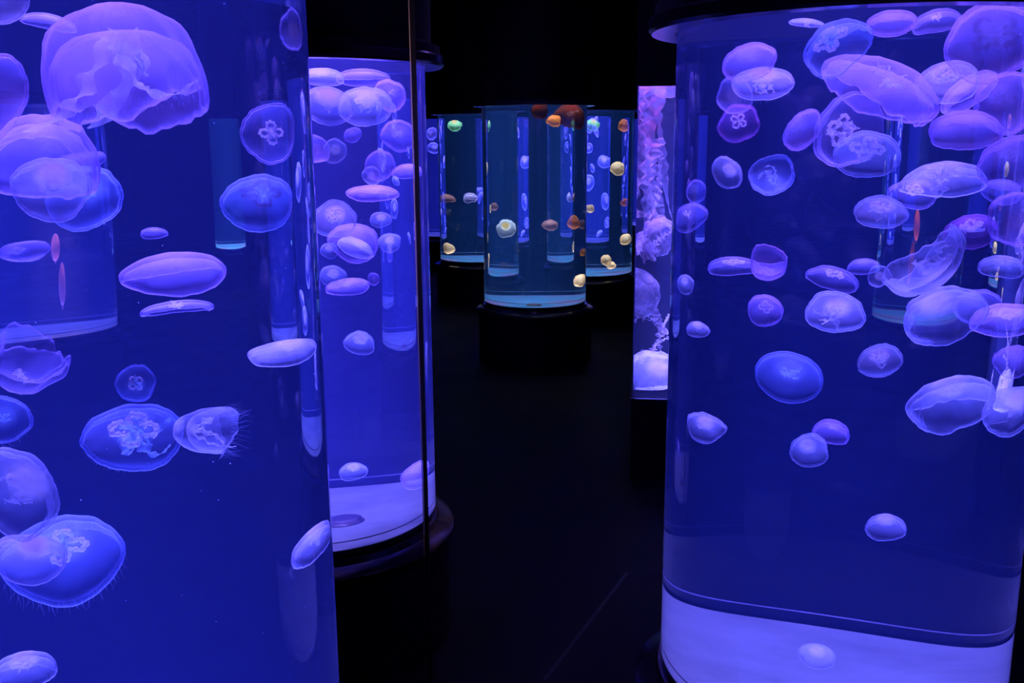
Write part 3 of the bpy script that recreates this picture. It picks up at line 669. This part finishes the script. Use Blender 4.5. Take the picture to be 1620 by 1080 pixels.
jelly('C', 923, 399, 6, 13, 0, 'tall dark orange jellyfish at the right rim of the middle tank', 'o', h=0.9, depth=0.05, arms=0, gon=0, **G)
jelly('C', 919, 443, 11, 8, 20, 'salmon pink jellyfish lowest at the right rim of the middle tank', 'c', h=0.8, depth=0.04, arms=0, gon=0, **G)
jelly('C', 782, 327, 6, 8, 0, 'dim tan speck of a jellyfish at the left of the middle tank', 'w', h=0.8, depth=0.4, arms=0, gon=0, **G)
jelly('BL', 719, 197, 12, 7, 0, 'green and orange jellyfish under the lid of the small left teal tank', 'g', h=0.8, depth=0.05, arms=0.3, gon=0, **G)
jelly('BL', 709, 393, 9, 9, 0, 'cream jellyfish near the floor of the small left teal tank', 'c', h=0.9, depth=0.05, arms=0.3, gon=0, **G)
jelly('BL', 706, 313, 11, 6, 0, 'brown red jellyfish at mid height of the small left teal tank', 'w', h=0.8, depth=0.2, arms=0, gon=0, **G)
jelly('BL', 744, 311, 12, 6, 0, 'dim grey jellyfish at mid height of the small left teal tank', 'd', h=0.8, depth=0.2, arms=0, gon=0, **G)
jelly('BR', 938, 196, 12, 7, -10, 'pale green jellyfish under the lid right of the middle tank', 'g', h=0.8, depth=0.05, arms=0.3, gon=0, **G)
jelly('BR', 933, 330, 7, 9, 0, 'cream half-hidden jellyfish just right of the middle tank', 'c', h=0.9, depth=0.05, arms=0, gon=0, **G)
jelly('BR', 959, 411, 9, 8, -20, 'cream jellyfish near the floor, upper of a touching pair', 'c', h=0.9, depth=0.05, arms=0.3, gon=0, **G)
jelly('BR', 967, 419, 7, 6, -20, 'small tan jellyfish near the floor, lower of a touching pair', 'c', h=0.9, depth=0.02, arms=0, gon=0, **G)
jelly('BR', 977, 266, 12, 10, 0, 'bright pink white jellyfish in the tank beside the nettle window', 'c', h=0.9, depth=0.1, arms=0.3, gon=0, **G)
jelly('BR', 991, 378, 9, 8, 0, 'tan jellyfish at the right rim beside the nettle window', 'c', h=0.9, depth=0.08, arms=0, gon=0, **G)
jelly('BR', 987, 199, 9, 9, 0, 'red orange jellyfish near the lid beside the nettle window', 'o', h=0.9, depth=0.08, arms=0.8, gon=0, **G)
jelly('BR', 988, 320, 6, 20, 0, 'long orange jellyfish with arms raised beside the nettle window', 'o', h=0.9, depth=0.08, arms=1.2, gon=0, **G)

# ------------------------------------------------------------------ crowds inside the tanks that are seen only through nearer water
def far_crowd(key, n, tint, rmin, rmax, label, group, zmin=0.55, zmax=1.72, seed=1):
    """simple whole jellyfish: one is made, the rest are copies of it and of its parts"""
    rnd = random.Random(seed); c = TANKS[key][1]; proto = None; put = []; made = []
    for i in range(n):
        r = rnd.uniform(rmin, rmax); q = rnd.uniform(0, 6.28); d = (R - r - 0.02) * sqrt(rnd.random())
        z = zmin + (zmax - zmin) * rnd.random() ** 0.75
        for _ in range(60):
            if all((Vector((d * cos(q), d * sin(q), z)) - p_).length > (r + r_) * 1.05 for p_, r_ in put): break
            q = rnd.uniform(0, 6.28); d = (R - r - 0.02) * sqrt(rnd.random()); z = zmin + (zmax - zmin) * rnd.random() ** 0.75
        put.append((Vector((d * cos(q), d * sin(q), z)), r))
        if proto is None:
            root = empty('moon_jellyfish', (0, 0, 0), label, 'jellyfish', group)
            mesh_obj('bell', *bell_mesh(0.6, rnd, 0.05, 32), J[tint], root)
            for k in range(4): mesh_obj('gonad', *gonad_mesh(k * pi / 2, 0.6, rnd), M['gonad'], root)
            proto = root
        else:
            root = proto.copy(); COL.objects.link(root)
            for ch in list(proto.children):
                cc = ch.copy(); COL.objects.link(cc); cc.parent = root
        made.append(root)
        root.location = (c.x + d * cos(q), c.y + d * sin(q), z)
        root.rotation_euler = (rnd.uniform(-1.3, 1.3), rnd.uniform(-1.3, 1.3), q); root.scale = (r, r, r)
    for i, o in enumerate(sorted(made, key=lambda o: -o.location.z)): o['label'] = label % (ORD[i] if i < len(made) - 1 else 'lowest')
ORD = ['topmost', 'second from top', 'third from top', 'fourth from top', 'fifth from top', 'sixth from top', 'seventh from top', 'eighth from top', 'ninth from top', 'tenth from top', 'eleventh from top', 'twelfth from top']
far_crowd('N1', 9, 'l', 0.03, 0.06, '%s of the small pale jellyfish in the bent column of the violet tank', 'jellyfish in the bent violet column', 0.9, seed=3)
far_crowd('N3', 8, 'l', 0.05, 0.09, '%s of the jellyfish smeared into the rim strip of the left tank', 'jellyfish in the rim strip of the left tank', 0.6, seed=4)
far_crowd('F1', 13, 'l', 0.05, 0.10, '%s of the tiny jellyfish in the lavender strip inside the middle tank', 'jellyfish in the lavender strip', 0.45, seed=5)
far_crowd('F2', 9, 'l', 0.05, 0.09, '%s of the tiny jellyfish in the blue white strip of the middle tank', 'jellyfish in the blue white strip', 0.8, seed=6)

far_crowd('N4', 8, 'v', 0.05, 0.08, '%s of the violet jellyfish seen faintly behind the huge left tank', 'jellyfish in the stretched violet tank', 0.6, 1.5, seed=8)
M['warm'] = jelly_mat('warm_pink_tissue', (1.0, 0.62, 0.75), 0.75, 1.0, 0.2, (1.0, 0.7, 0.8), 0.3)
M['warm_bright'] = jelly_mat('bright_pink_tissue', (1.0, 0.35, 0.30), 0.8, 1.0, 0.2, (1.0, 0.5, 0.4), 0.3)
def streak_jelly(loc, r, ln, label, mat, seed):
    """a slim hanging jellyfish: long narrow bell with four short arms"""
    rnd = random.Random(seed); root = empty('slender_jellyfish', loc, label, 'jellyfish'); root.scale = (r, r, ln)
    root.rotation_euler = (0, rnd.uniform(-0.05, 0.05), 0)
    prof = [(0, 0.5), (0.35, 0.47), (0.65, 0.38), (0.9, 0.2), (1.0, 0.0), (0.9, -0.2), (0.62, -0.36), (0.35, -0.44), (0.2, -0.42), (0, -0.40)]
    mesh_obj('bell', *lathe([(a, b) for a, b in prof], 24, False), mat, root)
    for q in range(4): mesh_obj('oral_arm', *ribbon_mesh((0.15 * cos(q * pi / 2), 0.15 * sin(q * pi / 2), -0.40), (0, 0, -1), 0.16, 0.16, rnd, 0.0, 12, 4), mat, root)
for x_, y_ in ((-3.14, 5.62), (1.807, 6.3)):
    area_light('tank_light', (x_, y_, 1.9), 0.05, 1.3, (1.0, 0.42, 0.5), 9)  # narrow warm light added above each streak to brighten it pink
streak_jelly((-3.135, 5.62, 0.93), 0.011, 0.17, 'upper of two pinkish vertical streaks of jellyfish at the left edge', M['warm'], 1)
streak_jelly((-3.145, 5.62, 0.71), 0.009, 0.27, 'lower of two pinkish vertical streaks of jellyfish at the left edge', M['warm'], 3)
streak_jelly((1.80, 6.3, 1.00), 0.019, 0.20, 'upper pink streak-like jellyfish behind the banana-shaped one', M['warm_bright'], 2)
streak_jelly((1.815, 6.3, 0.77), 0.016, 0.28, 'lower pink streak-like jellyfish behind the banana-shaped one', M['warm_bright'], 4)

# ------------------------------------------------------------------ sea nettles behind the flat window
M['nettle'] = jelly_mat('nettle_tissue', (0.62, 0.60, 1.0), 0.30, 0.95, 0.6, (0.9, 0.75, 1), 0.7)
M['nettle_arm'] = jelly_mat('nettle_arm_tissue', (0.80, 0.72, 1.0), 0.42, 0.95, 0, None, 0.8)
J['n'] = M['nettle']
def nettle(cx, cy_, a, b, ang, label, arms, flip=0, depth=0.3, h=0.8, seed=1, amp=0.05):
    r = jelly('W', cx, cy_, a, b, ang, label, 'n', h=h, depth=depth, arms=0, gon=0, tent=0.0, flip=flip, amp=amp, lap=0.05,
              name='sea_nettle', group='sea nettles in the flat window', seed=seed)
    rnd = random.Random(seed + 50)
    for (px, py, dx, dy, ln, wd, cu) in arms:
        q, dq, l_ = enter('W', px, py); P = q + dq * (l_ * (depth + rnd.uniform(-0.06, 0.06)))
        L_ = ln * 0.0028; d0 = cR * dx - cU * dy + cF * rnd.uniform(-0.2, 0.2)
        vs, fs = ribbon_mesh(P, d0, L_, wd * 0.0028, rnd, cu, 60, 22)
        pts, _ = clamp_pts('W', [Vector(v) for v in vs])
        inv = r.rotation_euler.to_matrix().transposed()
        mesh_obj('oral_arm', [inv @ (p - r.location) for p in pts], fs, M['nettle_arm'], r)
    return r
nettle(1024, 600, 48, 46, 0, 'wide pale blue sea nettle bell lowest in the flat window', [(1016, 575, -0.4, -1, 60, 12, 1.6), (1030, 570, 0.3, -1, 60, 12, 1.8), (1046, 560, -0.2, -1, 100, 8, 1.2)], depth=0.35, amp=0.10, seed=2)
nettle(1014, 452, 40, 24, -42, 'cone-shaped sea nettle bell slanting down at mid height of the window', [(1010, 470, 0.3, 1, 90, 10, 0.8), (1024, 474, 0.6, 1, 90, 10, 1.4), (1036, 470, 0.0, 1, 110, 7, 1.6), (1006, 486, 0.9, 0.3, 70, 9, 1.3), (1014, 500, 0.8, -0.4, 60, 9, 1.2)], h=1.3, depth=0.15, amp=0.10, seed=3)
nettle(1046, 372, 36, 26, 24, 'crumpled sea nettle with tangled frills above the cone-shaped one', [(1010, 400, 0.8, -0.5, 70, 16, 1.3), (1008, 388, 1, 0.1, 70, 18, 1.5), (1030, 392, -0.8, 0.4, 60, 18, 1.8), (1040, 350, -0.5, -1, 80, 12, 1.2), (1044, 400, -1, -0.2, 60, 14, 0.9), (1020, 410, 0.5, -0.3, 50, 14, 1.9)], depth=0.10, amp=0.22, seed=4)
nettle(1058, 126, 34, 22, 0, 'sea nettle at the window top whose long ribbons hang down like a curtain',
       [(1012, 134, 0.02, 1, 285, 20, 0.2), (1022, 132, 0.0, 1, 290, 24, 0.25), (1031, 132, 0.01, 1, 280, 22, 0.25), (1040, 132, 0.02, 1, 230, 12, 0.5), (1018, 170, -0.02, 1, 240, 22, 0.3), (1026, 220, 0.0, 1, 190, 22, 0.4), (1008, 190, 0.0, 1, 220, 16, 0.2), (1044, 250, 0.0, 1, 130, 8, 0.7)], depth=0.72, seed=5)

# ------------------------------------------------------------------ drifting specks in the left tank
def plankton():
    rnd = random.Random(9); vs, fs = [], []
    c = TANKS['L'][1]
    for i in range(90):
        d = R * 0.93 * sqrt(rnd.random()); q = rnd.uniform(0, 6.28); p = Vector((c.x + d * cos(q), c.y + d * sin(q), rnd.uniform(0.6, 1.7))); s = rnd.uniform(0.0005, 0.0011)
        b = len(vs)
        vs += [tuple(p + Vector(v) * s) for v in ((1, 0, 0), (-1, 0, 0), (0, 1, 0), (0, -1, 0), (0, 0, 1), (0, 0, -1))]
        fs += [(b + x, b + y, b + z) for x, y, z in ((0, 2, 4), (2, 1, 4), (1, 3, 4), (3, 0, 4), (2, 0, 5), (1, 2, 5), (3, 1, 5), (0, 3, 5))]
    o = mesh_obj('plankton', vs, fs, M['glow_rim']); o['label'] = 'scattered bright specks drifting in the left tank'; o['category'] = 'plankton'; o['kind'] = 'stuff'
plankton()
